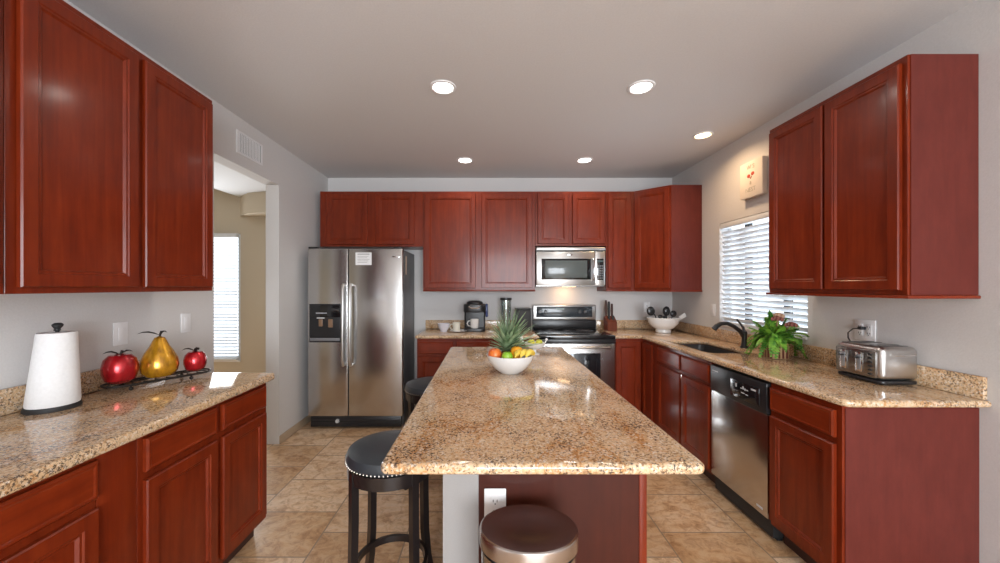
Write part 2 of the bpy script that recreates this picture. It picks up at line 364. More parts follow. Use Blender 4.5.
backupper('narrow cherry wall cabinet with one tall door right of the microwave', 606, 632, [(607.5, 630.3)])
# diagonal corner cabinet
t = thing('corner_wall_cabinet', 'diagonal cherry wall cabinet in the back right corner above the utensil bowl', 'cabinet', (1.60, 4.02, BU))
P0, P1 = (0, 0), (.275, -.26)
MB().prism([(-.019, .343), (-.019, .001), P0, P1, (.588, -.26), (.588, .343)], 0, TU-BU).build('body', CH, t)
MB().prism([(-.018, .34), (-.018, -.010), (.002, -.012), (.275, -.272), (.588, -.272), (.588, .34)], -.016, -.0005).build('bottom_moulding', CHH, t)
MB().box(.279, .588, -.2635, -.2605, .001, TU-BU-.001).build('side_panel', CHE, t)
L = math.hypot(.275, .26); d = door(t, .014, L-.012, .022, TU-BU-.02); d.rotation_euler = (0, 0, math.atan2(-.26, .275)); d.location = (0, 0, 0)
# right wall upper
t = upper('cherry wall cabinet hanging on the right wall above the toaster', (1.875, 2.45), -PI/2, .805, XR-1.875, [(.018, .403), (.418, .785)], lips=(.02, .014))
MB().box(.8052, .8085, .012, XR-1.875-.003, .001, TU-BU-.001).build('side_panel', CHE, t)

# base cabinets
BXL = -1.265; DB = BXL-XL
base('cherry base cabinet at the far end of the left counter, two doors, two drawers', (BXL, 1.335, 0), PI/2, .78, DB, [(.019, .376), (.411, .754)], [(.019, .376), (.411, .754)])
base('cherry base cabinet under the paper towel end of the left counter', (BXL, .412, 0), PI/2, .782, DB, [(.028, .39), (.418, .775)], [(.028, .39), (.418, .775)])
f = thing('filler_panel', 'plain cherry filler panel between the two left base cabinets', 'panel', (BXL, 1.196, 0), PI/2)
MB().box(0, .137, .0, .02, .105, .888, .002).build('board', CH, f); MB().box(0, .137, .07, .09, 0, .104).build('toe_kick', mat_tk, f)
FB = 3.745; DBB = YB-FB
base('cherry base cabinet with two drawers below the coffee maker', (-.71, FB, 0), 0, .759, DBB, [(.018, .363), (.397, .742)], [(.018, .363), (.397, .742)], top=.896)
base('single door cherry base cabinet left of the range', (.051, FB, 0), 0, .469, DBB, [(.02, .45)], [(.02, .45)], top=.896)
t = thing('corner_base_cabinet', 'L shaped cherry corner base cabinet right of the range', 'cabinet', (1.58, 3.745, 0))
MB().prism([(-.288, .617), (-.288, 0), (0, 0), (0, -.322), (.606, -.322), (.606, .617)], .105, .896).build('body', CH, t)
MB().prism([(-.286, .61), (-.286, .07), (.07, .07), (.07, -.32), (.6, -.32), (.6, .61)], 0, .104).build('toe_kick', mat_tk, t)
door(t, -.278, -.028, .138, .868)
d = door(t, .024, .245, .138, .868); d.rotation_euler = (0, 0, -PI/2)
t = base('cherry sink base cabinet under the black sink, child latch on one door', (1.58, 3.419, 0), -PI/2, .827, XR-1.58, [(.026, .421), (.447, .817)], [], hollow=True, top=.896)
drawer(t, .026, .421, name='false_drawer_front'); drawer(t, .447, .817, name='false_drawer_front')
l = MB().sphere((.462, -.026, .70), .011, 8, (1, .6, .8)).box(.456, .468, -.026, -.018, .692, .722, .002).build('child_latch', CHR, t); l['label'] = 'small silver child latch'
t = base('cherry base cabinet at the near end of the right counter under the toaster', (1.58, 2.054, 0), -PI/2, .412, XR-1.58, [(.012, .388)], [(.012, .388)], top=.896)
MB().box(.4125, .4155, .012, XR-1.58-.004, .003, .886).build('end_panel', CHE, t)

# ------------------------------------------------------------------ worktops
def rounded(x0, x1, y0, y1, rs, n=6):
    out = []
    for (cx, cy, sx, sy, a0), r in zip(((x0, y0, 1, 1, PI), (x1, y0, -1, 1, 1.5*PI), (x1, y1, -1, -1, 0), (x0, y1, 1, -1, .5*PI)), rs):
        if r <= 0: out.append((cx, cy)); continue
        for i in range(n+1):
            a = a0+i*PI/2/n; out.append((cx+sx*r+r*math.cos(a), cy+sy*r+r*math.sin(a)))
    return out
CT = .93
def worktop(name, label, poly, holes=(), loc=(0, 0, 0), th=.032):
    t = thing(name, label, 'worktop', (loc[0], loc[1], .89))
    sh = lambda lp: [(x-loc[0], y-loc[1]) for x, y in lp]
    MB().prism(sh(poly), .04-th, .04, [sh(h) for h in holes], .013, 4).build('slab', GR, t); return t
t = worktop('granite_worktop', 'long tan granite worktop on the left wall cabinets', rounded(XL+.002, -1.221, .3, 2.14, (0, 0, .025, 0)), loc=(-1.5, 1.2), th=.04)
MB().box(XL+.002+1.5, XL+.022+1.5, -.9, .935, .0405, .14, .003).build('backsplash', GR, t)
t = worktop('granite_worktop', 'short granite worktop on the back wall between refrigerator and range', rounded(-.728, .522, 3.72, YB-.002, (.02, 0, 0, 0)), loc=(0, 4))
MB().box(-.724, .522, YB-.022-4, YB-.002-4, .0405, .14, .003).build('backsplash', GR, t)
hole = rounded(1.665, 1.985, 2.755, 3.385, (.06,)*4)
t = worktop('granite_worktop', 'L shaped granite worktop around the sink on the right wall',
    [(1.289, YB-.002), (1.289, 3.72), (1.555, 3.72), (1.555, 1.66), (1.562, 1.622), (1.582, 1.604), (1.61, 1.60), (XR-.002, 1.60), (XR-.002, YB-.002)], [hole], loc=(1.8, 3))
MB().box(1.289-1.8, XR-.024-1.8, YB-.022-3, YB-.002-3, .0405, .14, .003).build('backsplash', GR, t)
MB().box(XR-.022-1.8, XR-.002-1.8, 1.612-3, YB-.002-3, .0405, .14, .003).build('backsplash', GR, t)
# ------------------------------------------------------------------ sink and faucet
t = thing('kitchen_sink', 'black undermount kitchen sink set in the right worktop below the window', 'sink', (1.825, 3.07, .6865))
def bowl_sink():
    b = MB(); out = rounded(-.165, .165, -.32, .32, (.065,)*4); inn = rounded(-.15, .15, -.305, .305, (.05,)*4); bot = rounded(-.135, .135, -.29, .29, (.05,)*4)
    bm = bmesh.new(); L_ = [[bm.verts.new((x, y, z)) for x, y in lp] for lp, z in ((out, .0), (out, .209), (inn, .209), (bot, .02))]
    for a, c in zip(L_, L_[1:]):
        n = len(a)
        for i in range(n): bm.faces.new((a[i], a[(i+1) % n], c[(i+1) % n], c[i]))
    bm.faces.new(L_[-1]); bm.faces.new(L_[0][::-1]); bmesh.ops.recalc_face_normals(bm, faces=bm.faces[:]); b._add(bm); return b
bowl_sink().build('basin', SINKM, t)
MB().lathe([(0, .022), (.04, .022), (.043, .028), (.03, .0245), (0, .0235)], 24, 0, .0).build('drain', STD, t)
t = thing('kitchen_faucet', 'black arched pull out faucet with lever behind the sink', 'faucet', (2.085, 2.99, CT))
MB().lathe([(0, 0), (.03, 0), (.03, .008), (.022, .02), (.019, .06), (.021, .12), (.017, .135), (0, .137)], 24).build('base', BLK, t)
MB().tube([(0, 0, .08), (-.035, 0, .135), (-.085, 0, .175), (-.14, 0, .198), (-.19, .0, .195), (-.225, 0, .175), (-.245, 0, .15)], [.017, .017, .016, .016, .017, .019, .021], 14).build('spout', BLK, t)
MB().tube([(0, 0, .125), (.0, .012, .16), (-.012, .045, .205), (-.02, .06, .225)], [.012, .010, .007, .008], 10).build('lever', BLK, t)

# ------------------------------------------------------------------ dishwasher
t = thing('dishwasher', 'stainless dishwasher with black control panel in the right cabinet run', 'dishwasher', (1.568, 2.585, 0), -PI/2)
MB().box(.003, .524, .03, XR-1.568-.004, .02, .885).build('body', BLKM, t)
MB().box(.004, .523, 0, .03, .125, .706, .004).build('door', STV, t)
MB().box(.004, .523, -.006, .03, .710, .884, .005).build('control_panel', BLK, t)
MB().box(.22, .47, -.0085, -.0065, .735, .84, .001).build('display', BGL, t)
wm = mat('pale_print', (.65, .66, .68), .4)
for u, z, a, h in [(.27, .80, .010, .022), (.315, .80, .012, .006), (.332, .80, .012, .018), (.35, .797, .010, .012), (.365, .80, .016, .006), (.32, .775, .03, .005), (.36, .772, .02, .005)]: MB().box(u, u+a, -.0095, -.0086, z, z+h).build('display_mark', wm, t)
MB().box(.405, .445, -.0095, -.0086, .815, .825).build('badge', wm, t)
MB().box(.03, .09, -.0072, -.0061, .845, .851).build('panel_print', wm, t)
MB().box(.44, .485, -.0015, .0, .155, .166).build('badge', wm, t)
MB().box(.01, .515, .06, .09, 0, .12).build('toe_kick', BLK, t)

# ------------------------------------------------------------------ refrigerator
t = thing('refrigerator', 'stainless side by side refrigerator with ice dispenser', 'refrigerator', (-1.792, 3.68, 0))
FW = .952
MB().box(.01, FW-.01, .075, .64, .02, 1.80, .004).build('body', mat('fridge_grey_side', (.12, .125, .135), .4), t)
split = .407
def fdoor(x0, x1, hole=None):
    mb = MB()
    if hole:
        hx0, hx1, hz0, hz1 = hole
        mb.box(x0, hx0, 0, .07, .13, 1.805, .006).box(hx1, x1, 0, .07, .13, 1.805, .006).box(hx0-.004, hx1+.004, .0, .07, .13, hz0, .0).box(hx0-.004, hx1+.004, 0, .07, hz1, 1.8, .0)
        return mb
    return mb.box(x0, x1, 0, .07, .13, 1.805, .010, 3)
hx = (.022, .345, .87, 1.252)
bm_ = MB()
FD = fdoor(.002, split-.003)
dl = FD.build('freezer_door', STV, t)
dr = fdoor(split+.003, FW-.002).build('door', STV, t)
MB().box(*(hx[0], hx[1]), -.006, -.0005, hx[2], hx[3], .003).build('dispenser_frame', BLK, dl)
# dispenser recess built as a shallow hooded box proud of the door
d = MB().box(hx[0]+.012, hx[1]-.012, -.010, -.0065, 1.12, 1.24, .002).build('dispenser_panel', BGL, dl)
MB().box(.09, .20, -.0115, -.0105, 1.155, 1.167).build('dispenser_print', mat('grey_print', (.35, .36, .38), .4), dl)
CP = mat('bronze_plastic', (.25, .15, .09), .3)
for a_, b_, z_ in ((.12, .16, 1.03), (.215, .26, 1.02)): MB().box(a_, b_, -.02, -.007, z_, 1.10, .004).build('dispenser_paddle', CP, dl)
MB().box(.1, .175, -.016, -.007, 1.108, 1.118, .002).build('dispenser_light', PLATE, dl)
MB().box(.035, .33, -.022, -.006, .885, .915, .004).build('drip_tray', GREY, dl)
HND = mat('satin_steel', (.62, .61, .60), .30, 1)
def fhandle(x, p):
    MB().tube([(x, .0, 1.44), (x, -.035, 1.445), (x, -.052, 1.40), (x, -.056, 1.05), (x, -.052, .70), (x, -.035, .645), (x, 0, .65)], .016, 12, flat=1).build('handle', HND, p)
fhandle(split-.035, dl); fhandle(split+.035, dr)
MB().box(.02, FW-.02, .03, .08, .015, .125, .004).box(.03, FW-.03, .022, .03, .045, .055).box(.03, FW-.03, .022, .03, .075, .085).build('grille', BLK, t)
MB().lathe([(0, -.018), (.018, -.016), (.021, 0), (0, 0)], 20, mtx=Matrix.Translation((.29, .03, .075)) @ Matrix.Rotation(PI/2, 4, 'X') @ Matrix.Diagonal((1, 1, -1, 1))).build('filter_cap', mat('grey_cap', (.5, .5, .5), .4), t)
MB().box(FW-.11, FW-.03, -.002, .0, 1.715, 1.73, .001).build('badge', CHR, dr)
for a_ in (0, FW-.1): MB().box(a_, a_+.08, .02, .09, 1.806, 1.825, .004).build('hinge_cover', BLK, t)
n = thing('paper_note', 'white printed note stuck on the right refrigerator door', 'note', (-1.785+.475, 3.677, 1.64))
MB().box(0, .16, -.001, .0, 0, .125).build('sheet', PAPER, n)
mb = MB()
for i, z in enumerate((.105, .085, .07, .055, .04, .025)): mb.box(.02, .14-(i % 3)*.012, -.0016, -.0011, z, z+(.007 if i == 0 else .003))
mb.build('printed_lines', GREY, n)
n = thing('fridge_magnet', 'long pale magnet strip on the dark right side of the refrigerator', 'magnet', (-1.785+FW-.0095, 3.82, 1.55))
MB().box(0, .004, 0, .035, 0, .19, .001).build('strip', mat('pale_wood', (.55, .40, .30), .5), n)

# ------------------------------------------------------------------ range
t = thing('range', 'stainless electric range with black glass cooktop on the back wall', 'range', (.528, 3.69, 0))
RW = .755
MB().box(.003, RW-.003, .03, .655, .02, .90).build('body', ST, t)
MB().box(0, RW, -.01, .60, .901, .936, .004).build('cooktop', BGL, t)
MB().box(0, RW, -.018, .029, .858, .900, .004).build('front_trim', BLK, t)
dd = MB().box(.004, RW-.004, -.008, .029, .24, .855, .005).build('oven_door', STV, t)
MB().box(.15, RW-.15, -.0105, -.0083, .42, .76, .001).build('oven_window', BGL, dd)
MB().tube([(.07, -.008, .82), (.07, -.05, .822), (.09, -.058, .822), (RW-.09, -.058, .822), (RW-.07, -.05, .822), (RW-.07, -.008, .82)], .012, 12).build('handle', ST, dd)
MB().box(.004, RW-.004, -.004, .029, .06, .235, .005).build('storage_drawer', STV, t)
MB().box(.005, RW-.015, .605, .655, .936, 1.035, .002).build('backguard_riser', BLK, t)
bgd = MB().box(.005, RW-.015, .60, .655, 1.036, 1.212, .012, 3).build('backguard', ST, t)
MB().box(.045, RW-.06, .596, .5995, 1.07, 1.195, .0015).build('control_glass', mat('blue_black_glass', (.035, .045, .055), .12), bgd)
MB().box(.27, .37, .5948, .5955, 1.155, 1.178).build('display', mat('display_grey', (.13, .19, .20), .2), bgd)
for u in (.085, .155, .545, .61):
    MB().lathe([(0, 0), (.022, 0), (.019, .02), (0, .02)], 20, mtx=Matrix.Translation((u, .5955, 1.135)) @ Matrix.Rotation(PI/2, 4, 'X')).build('knob', BLK, bgd)
BURN = mat('burner_grey', (.10, .10, .11), .15)
for (u, v, r_) in ((.19, .13, .10), (.56, .13, .08), (.19, .42, .075), (.56, .42, .10), (.375, .45, .05)):
    MB().ring(r_, .0012, .9365, u, v, 40, 6).build('burner_ring', BURN, t)

# ------------------------------------------------------------------ microwave
t = thing('microwave', 'stainless over the range microwave with dark window', 'microwave', (.531, 3.965, 1.425))
MW, MH = .74, .423
MB().box(.002, MW-.002, .03, YB-3.965-.003, .004, MH-.002).build('body', STD, t)
MB().box(0, MW, -.004, .03, MH-.032, MH, .004).build('vent_strip', ST, t)
MB().box(.005, MW-.005, .005, .03, MH-.044, MH-.033).build('vent_gap', BLK, t)
d = MB().box(0, .628, 0, .03, .012, MH-.046, .006).build('door', ST, t)
MB().box(.055, .585, -.003, -.0003, .075, .30, .002).build('window_frame', BGL, d)
MB().box(.095, .545, -.0045, -.0032, .095, .28, .001).build('window', mat('grey_window_glass', (.11, .13, .13), .12), d)
MB().box(.335, .385, -.0015, -.0002, .335, .350, .0005).build('badge', CHR, d)
MB().tube([(.605, .0, .30), (.605, -.03, .295), (.607, -.042, .25), (.608, -.045, .18), (.607, -.042, .11), (.605, -.03, .068), (.605, 0, .063)], .011, 12).build('handle', CHR, d)
MB().box(.30, .44, .06, .12, -.003, -.0005, .001).build('cooktop_lamp', lampmat('cooktop_lamp_glow', (1, .62, .32), 6), t)
l = bpy.data.lights.new('cooktop_lamp_light', 'AREA'); l.size = .1; l.energy = .9; l.color = (1, .62, .34); o = bpy.data.objects.new('cooktop_lamp_light', l); COL.objects.link(o); o.parent = t; o.location = (.37, .25, -.008); o.rotation_euler = (R(25), 0, 0)
c = MB().box(.631, MW, 0, .03, .012, MH-.046, .006).build('control_panel', ST, t)
MB().box(.65, .722, -.0015, -.0002, .07, .30, .001).build('keypad', BGL, c)
mb = MB()
for i in range(3):
    for j in range(6): mb.box(.657+i*.021, .671+i*.021, -.0024, -.0016, .085+j*.026, .098+j*.026)
mb.build('key', GREY, c)
MB().box(.655, .717, -.0024, -.0016, .262, .285).build('display', mat('dim_display', (.05, .08, .08), .2), c)
MB().box(.01, MW-.01, .01, .2, .0, .004).build('underside', BLK, t)

# ------------------------------------------------------------------ island
t = thing('kitchen_island', 'kitchen island with pale half wall and cherry end panel', 'island', (.2, 1.28, 0))
MB().box(-.353, -.229, 0, 1.68, 0, .897).build('half_wall', mat('half_wall_paint', (.33, .315, .305), .7), t)
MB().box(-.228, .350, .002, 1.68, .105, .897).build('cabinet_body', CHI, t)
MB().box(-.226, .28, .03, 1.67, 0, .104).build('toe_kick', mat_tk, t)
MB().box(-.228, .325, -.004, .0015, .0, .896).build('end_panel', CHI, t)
MB().box(.325, .352, -.008, .0015, 0, .896, .003).build('corner_trim', CH, t)
for i in range(4):
    a = .04+i*.41
    d = door(t, a, a+.385, .138, .715); d.rotation_euler = (0, 0, PI/2); d.location = (.350, 0, 0)
    d = drawer(t, a, a+.385); d.rotation_euler = (0, 0, PI/2); d.location = (.350, 0, 0)
t = worktop('island_worktop', 'big rectangular polished granite worktop on the island', rounded(-.302, .617, 1.028, 3.045, (.025,)*4), loc=(.15, 2))

# outlets and switches
def plate(label, loc, rz, Wd=.075, H=.117, kind='outlet', group=None):
    t = thing('wall_outlet' if kind == 'outlet' else 'light_switch', label, 'outlet' if kind == 'outlet' else 'switch', loc, rz)
    MB().box(-Wd/2, Wd/2, -.006, -.0005, -H/2, H/2, .003).build('cover_plate', PLATE, t)
    n = 2 if Wd > .1 else 1
    for k in range(n):
        cx = (k-(n-1)/2)*.05
        if kind == 'outlet':
            q = MB().box(cx-.017, cx+.017, -.008, -.006, -.034, .034, .0015).build('receptacle', PLATE, t)
            mb = MB()
            for z in (.018, -.018): mb.box(cx-.008, cx-.0055, -.0088, -.0081, z-.004, z+.005).box(cx+.0055, cx+.008, -.0088, -.0081, z-.004, z+.005).box(cx-.002, cx+.002, -.0088, -.0081, z-.012, z-.008)
            mb.build('slot', BLK, q)
        else: MB().box(cx-.016, cx+.016, -.0095, -.006, -.033, .033, .002).build('rocker', PLATE, t)
    return t
plate('white outlet on the island end panel above the trash can', (.028, 1.275, .672), 0)
plate('white outlet on the back wall behind the utensil bowl', (1.89, YB, 1.18), 0)
plate('white switch plate on the right wall left of the sink blind', (XR, 3.57, 1.20), -PI/2, kind='switch')
plate('white switch plate on the left wall nearer the paper towels', (XL, 1.89, 1.185), PI/2, kind='switch')
plate('white switch plate on the left wall above the small red apple', (XL, 2.30, 1.20), PI/2, kind='switch')
plate('white double outlet on the right wall above the toaster with a plug in it', (XR, 2.135, 1.175), -PI/2, Wd=.12, H=.12)

# ------------------------------------------------------------------ ceiling lights, vent
LL = lampmat('lamp_white', (1, .96, .90), 14); LW = lampmat('lamp_warm', (1, .62, .30), 14)
def downlight(label, x, y, power, col, lm, r=.085, grp=None):
    t = thing('recessed_light', label, 'light', (x, y, HC), 0, grp)
    MB().lathe([(r*.72, -.002), (r*.80, -.009), (r*.97, -.006), (r, -.0005), (r*.72, -.0005)], 40).build('trim_ring', PLATE, t)
    MB().lathe([(0, -.004), (r*.71, -.0035), (r*.71, -.001), (0, -.001)], 40).build('lens', lm, t)
    l = bpy.data.lights.new('downlight_lamp', 'AREA'); l.shape = 'DISK'; l.size = .13; l.energy = power; l.color = col; l.spread = R(150)
    o = bpy.data.objects.new('downlight_lamp', l); COL.objects.link(o); o.parent = t; o.location = (0, 0, -.012)
WC = (1, .93, .84)
downlight('recessed ceiling light on the left, nearest the camera', -.283, 2.374, 5, WC, LL)
downlight('recessed ceiling light right of centre, nearest the camera', .991, 2.374, 5, WC, LL)
downlight('small recessed ceiling light above the range, far right of the back pair', .99, 3.745, 2.2, WC, LL)
downlight('small recessed ceiling light above the coffee maker, left of the back pair', -.223, 3.745, 2.2, WC, LL)
downlight('warm orange recessed ceiling light above the sink', 1.83, 3.127, 6, (1, .68, .40), LW, .08)
t = thing('air_vent', 'white slotted air vent high on the left wall above the doorway', 'vent', (XL, 2.765, 2.52), PI/2)
MB().box(0, .315, -.008, -.0005, -.085, -.07).box(0, .315, -.008, -.0005, .07, .085).box(0, .02, -.008, -.0005, -.07, .07).box(.295, .315, -.008, -.0005, -.07, .07).build('frame', PLATE, t)
MB().box(.02, .295, -.003, -.0005, -.07, .07).build('backing', BLKM, t)
mb = MB()
for i in range(14):
    mb.box(.026+i*.019, .036+i*.019, -.007, -.003, -.068, .068)
mb.box(.155, .16, -.0075, -.007, -.07, .07)
mb.build('louvres', PLATE, t)

# ------------------------------------------------------------------ sign over window
t = thing('wall_sign', 'square cream canvas sign with two red birds above the sink window', 'sign', (XR, 3.13, 2.155), -PI/2)
MB().box(0, .255, -.045, -.001, 0, .292, .003).build('canvas', mat('cream_canvas', (.80, .72, .64), .8), t)
SR = mat('sign_red', (.50, .07, .04), .7); SG = mat('sign_grey_green', (.50, .45, .36), .8)
mb = MB()
mb.sphere((.105, -.0455, .175), .019, 8, (1, .08, .8)).sphere((.15, -.0455, .186), .019, 8, (1, .08, .8)).tube([(.112, -.0465, .168), (.128, -.0465, .15), (.14, -.0465, .17)], .003, 6)
mb.build('bird_mark', SR, t)
text('top_lettering', 'W S', .05, SG, t, (.127, -.0462, .245), (PI/2, 0, 0))
text('middle_lettering', '&', .04, SG, t, (.127, -.0462, .115), (PI/2, 0, 0))
text('bottom_lettering', 'NEST', .05, SG, t, (.127, -.0462, .06), (PI/2, 0, 0))

# ------------------------------------------------------------------ stools
def stool():
    t = thing('bar_stool', 'x', 'stool')
    MB().lathe([(0, .655), (.182, .655), (.194, .668), (.196, .685), (.186, .706), (.145, .719), (.08, .724), (0, .725)], 48).build('seat', LEATH, t)
    mb = MB()
    for i in range(72):
        a = 2*PI*i/72; mb.sphere((.1945*math.cos(a), .1945*math.sin(a), .666), .0042, 4)
    mb.build('nail_trim', BRASS, t)
    MB().lathe([(.15, .60), (.188, .60), (.190, .654), (.15, .654), (.15, .60)], 48).build('apron', ESP, t)
    for k in range(4):
        a = PI/4+k*PI/2; c, s_ = math.cos(a), math.sin(a)
        prof = [(.178, .653), (.178, .45), (.182, .25), (.195, .12), (.222, .0)]; mb = MB(); bm = bmesh.new(); rings = []
        for r, z in prof:
            w = .0155
            rings.append([bm.verts.new((r*c+u*(-s_)*w+v*c*w, r*s_+u*c*w+v*s_*w, z)) for u, v in ((-1, -1), (1, -1), (1, 1), (-1, 1))])
        for p_, q in zip(rings, rings[1:]):
            for i in range(4): bm.faces.new((p_[i], p_[(i+1) % 4], q[(i+1) % 4], q[i]))
        bm.faces.new(rings[0]); bm.faces.new(rings[-1]); bmesh.ops.recalc_face_normals(bm, faces=bm.faces[:]); mb._add(bm)
        mb.build('leg', ESP, t)
    MB().lathe([(.148, .17), (.163, .17), (.163, .20), (.148, .20), (.148, .17)], 48).build('foot_ring', ESP, t)
    return t
s1 = stool(); s1.location = (-.432, 1.67, 0); s1['label'] = 'black padded bar stool nearest the camera at the left of the island'; s1['group'] = 'bar stools along the island'
s2 = dup(s1); s2.location = (-.415, 2.76, 0); s2['label'] = 'black padded bar stool at the far left corner of the island'; s2['group'] = 'bar stools along the island'

# ------------------------------------------------------------------ trash can
t = thing('trash_can', 'oval stainless trash can with flat lid under the near end of the island', 'trash can', (.124, 1.10, 0))
OV = dict(sx=1.28, sy=1)
MB().lathe([(0, .03), (.110, .03), (.110, .654), (0, .654)], 64, **OV).build('body', STV, t)
MB().lathe([(0, 0), (.112, 0), (.114, .029), (0, .029)], 64, **OV).build('base_ring', BLK, t)
MB().lathe([(0, .6545), (.107, .6545), (.107, .664), (0, .664)], 64, **OV).build('seam', BLK, t)
MB().lathe([(0, .6645), (.112, .6645), (.115, .668), (.115, .705), (.1135, .710), (.110, .7125), (.105, .711), (.06, .713), (0, .714)], 64, **OV).build('lid', steel('lid_steel', (.50, .46, .44), .24), t)
MB().box(-.04, .04, -.145, -.116, .015, .03, .004).build('pedal', BLK, t)

# ------------------------------------------------------------------ left counter things
t = thing('paper_towel_holder', 'white paper towel roll on a black stand at the left wall', 'paper towels', (-1.770, 1.505, CT))
MB().lathe([(0, 0), (.081, 0), (.083, .006), (.080, .017), (0, .018)], 48).build('base', BLKM, t)
MB().lathe([(.02, .019), (.076, .019), (.0775, .03), (.058, .305), (.056, .31), (.02, .312), (.018, .25)], 48, mtx=Matrix(((1, 0, .055, 0), (0, 1, 0, 0), (0, 0, 1, 0), (0, 0, 0, 1)))).build('paper_roll', PAPER, t)
MB().lathe([(0, .018), (.006, .018), (.006, .315), (.011, .318), (.009, .325), (.016, .335), (.017, .342), (.010, .348), (0, .349)], 20, mtx=Matrix(((1, 0, .055, 0), (0, 1, 0, 0), (0, 0, 1, 0), (0, 0, 0, 1)))).build('finial', BLKM, t)
TA = math.atan2(.35, .21)
t = thing('fruit_tray', 'black scrolled iron tray holding the metal fruit', 'tray', (-1.685, 1.905, CT), TA)
mb = MB().tube([(x, y, .028) for x, y in rounded(-.215, .215, -.065, .065, (.06,)*4)+[(-.215, -.005)]], .005, 8)
mb.tube([(x, y, .022) for x, y in rounded(-.20, .20, -.052, .052, (.05,)*4)+[(-.20, -.002)]], .003, 6)
mb.build('rim', IRON, t)
mb = MB()
for i in range(9): u = -.18+i*.045; mb.tube([(u, -.055, .022), (u+.015, -.02, .018), (u-.015, .02, .018), (u, .055, .022)], .0028, 6)
mb.build('scrolls', IRON, t)
for u, v in ((-.13, -.06), (.11, -.06), (-.13, .06), (.11, .06)): MB().sphere((u, v, .009), .009, 8).tube([(u, v, .012), (u, v, .027)], .004, 6).build('foot', IRON, t)
def metalfruit(col, col2, name):
    m, tt, b = nt(name); n_ = noise(tt, coords(tt, (1, 1, .5)), 30, 5, .6)
    tt.links.new(ramp(tt, n_, [(.35, col2), (.6, col)]), b.inputs['Base Color']); b.inputs['Metallic'].default_value = .55; b.inputs['Roughness'].default_value = .25; b.inputs['Coat Weight'].default_value = .5; return m
RM = metalfruit((.52, .012, .020), (.30, .006, .010), 'red_lacquer'); YM = metalfruit((.72, .36, .02), (.35, .15, .01), 'amber_lacquer')
def dfruit(name, label, loc, prof, m, sc, leaves, cat):
    t = thing(name, label, cat, loc)
    MB().lathe([(r*sc, z*sc) for r, z in prof], 36).build('body', m, t)
    top = prof[-1][1]*sc
    MB().tube([(0, 0, top-.004*1), (.003, 0, top+.012), (.008, .004, top+.028)], [.004, .0045, .0065], 8).build('stem', IRON, t)
    for a, L_ in leaves:
        pts = [Vector((math.cos(a)*L_*s_, math.sin(a)*L_*s_, top+.008+.02*math.sin(s_*PI*.8))) for s_ in (0, .25, .5, .75, 1)]
        MB().tube(pts, [.003, .011, .013, .008, .001], 8, flat=.3).build('leaf', IRON, t)
    return t
AP = [(0, .06), (.25, .02), (.6, 0), (.9, .18), (1.06, .6), (1.08, 1.0), (.95, 1.42), (.65, 1.68), (.3, 1.72), (.08, 1.62), (0, 1.58)]
PE = [(0, .05), (.3, .0), (.75, .06), (1.0, .35), (1.07, .75), (1.0, 1.2), (.8, 1.65), (.55, 2.05), (.4, 2.4), (.28, 2.62), (.1, 2.7), (0, 2.68)]
AP = [(q[0], q[1]*1.27) for q in AP]; PE = [(q[0], q[1]*1.03) for q in PE]
dfruit('decorative_apple', 'large red metal apple at the left end of the iron tray', (-1.765, 1.775, CT+.036), AP, RM, .062, [(2.6+PI/2, .06), (.6, .045)], 'ornament')
dfruit('decorative_pear', 'golden yellow metal pear in the middle of the iron tray', (-1.69, 1.905, CT+.034), PE, YM, .074, [(-2.4, .085), (.4, .03)], 'ornament')
dfruit('decorative_apple', 'small red metal apple at the right end of the iron tray', (-1.605, 2.03, CT+.036), AP, RM, .048, [(-2.2, .06), (-.6, .05)], 'ornament')

# ------------------------------------------------------------------ island bowl and fruit
t = thing('fruit_bowl', 'large white ceramic bowl of fruit on the island', 'bowl', (.133, 2.13, CT+.001))
MB().lathe([(0, 0), (.055, 0), (.06, .004), (.095, .03), (.125, .07), (.137, .105), (.132, .106), (.118, .07), (.088, .034), (.05, .014), (0, .012)], 56).build('bowl', CER, t)
def skin(name, a, b_, sc=12, rough=.35):
    m, tt, b = nt(name); n_ = noise(tt, coords(tt), sc, 4); tt.links.new(ramp(tt, n_, [(.38, a), (.6, b_)]), b.inputs['Base Color']); b.inputs['Roughness'].default_value = rough; return m
MG = skin('mango_skin', (.62, .03, .02), (.75, .24, .03), 9); LM = skin('lime_skin', (.20, .42, .02), (.34, .55, .05), 20); OR = skin('orange_skin', (.80, .30, .01), (.85, .38, .02), 60, .45)
BN = skin('banana_skin', (.72, .45, .04), (.82, .62, .10), 6, .5); PG = skin('pineapple_leaf', (.09, .17, .07), (.32, .42, .24), 30, .5); PB = skin('pineapple_skin', (.22, .11, .02), (.40, .24, .05), 40, .6)
FA = [(0, .04), (.4, 0), (.8, .25), (1, .8), (.98, 1.25), (.75, 1.72), (.35, 1.9), (.08, 1.84), (0, 1.80)]
def fruit(name, label, loc, sc, m, cat, st=True):
    t = thing(name, label, cat, loc); MB().lathe([(r*sc, z*sc) for r, z in FA], 28).build('body', m, t)
    if st: MB().tube([(0, 0, 1.8*sc), (.002, 0, 1.98*sc)], .0018, 6).build('stem', ESP, t)
    return t
bx, by, bz = .133, 2.13, CT
fruit('mango', 'red and orange mango at the left of the fruit bowl', (bx-.088, by-.035, bz+.070), .039, MG, 'fruit')
fruit('lime', 'green lime at the front middle of the fruit bowl', (bx-.02, by-.075, bz+.074), .031, LM, 'fruit')
fruit('orange', 'round orange behind the lime in the fruit bowl', (bx+.036, by-.025, bz+.084), .037, OR, 'fruit')
t = thing('banana_bunch', 'yellow bananas at the right of the fruit bowl', 'fruit', (bx+.062, by-.050, bz+.082))
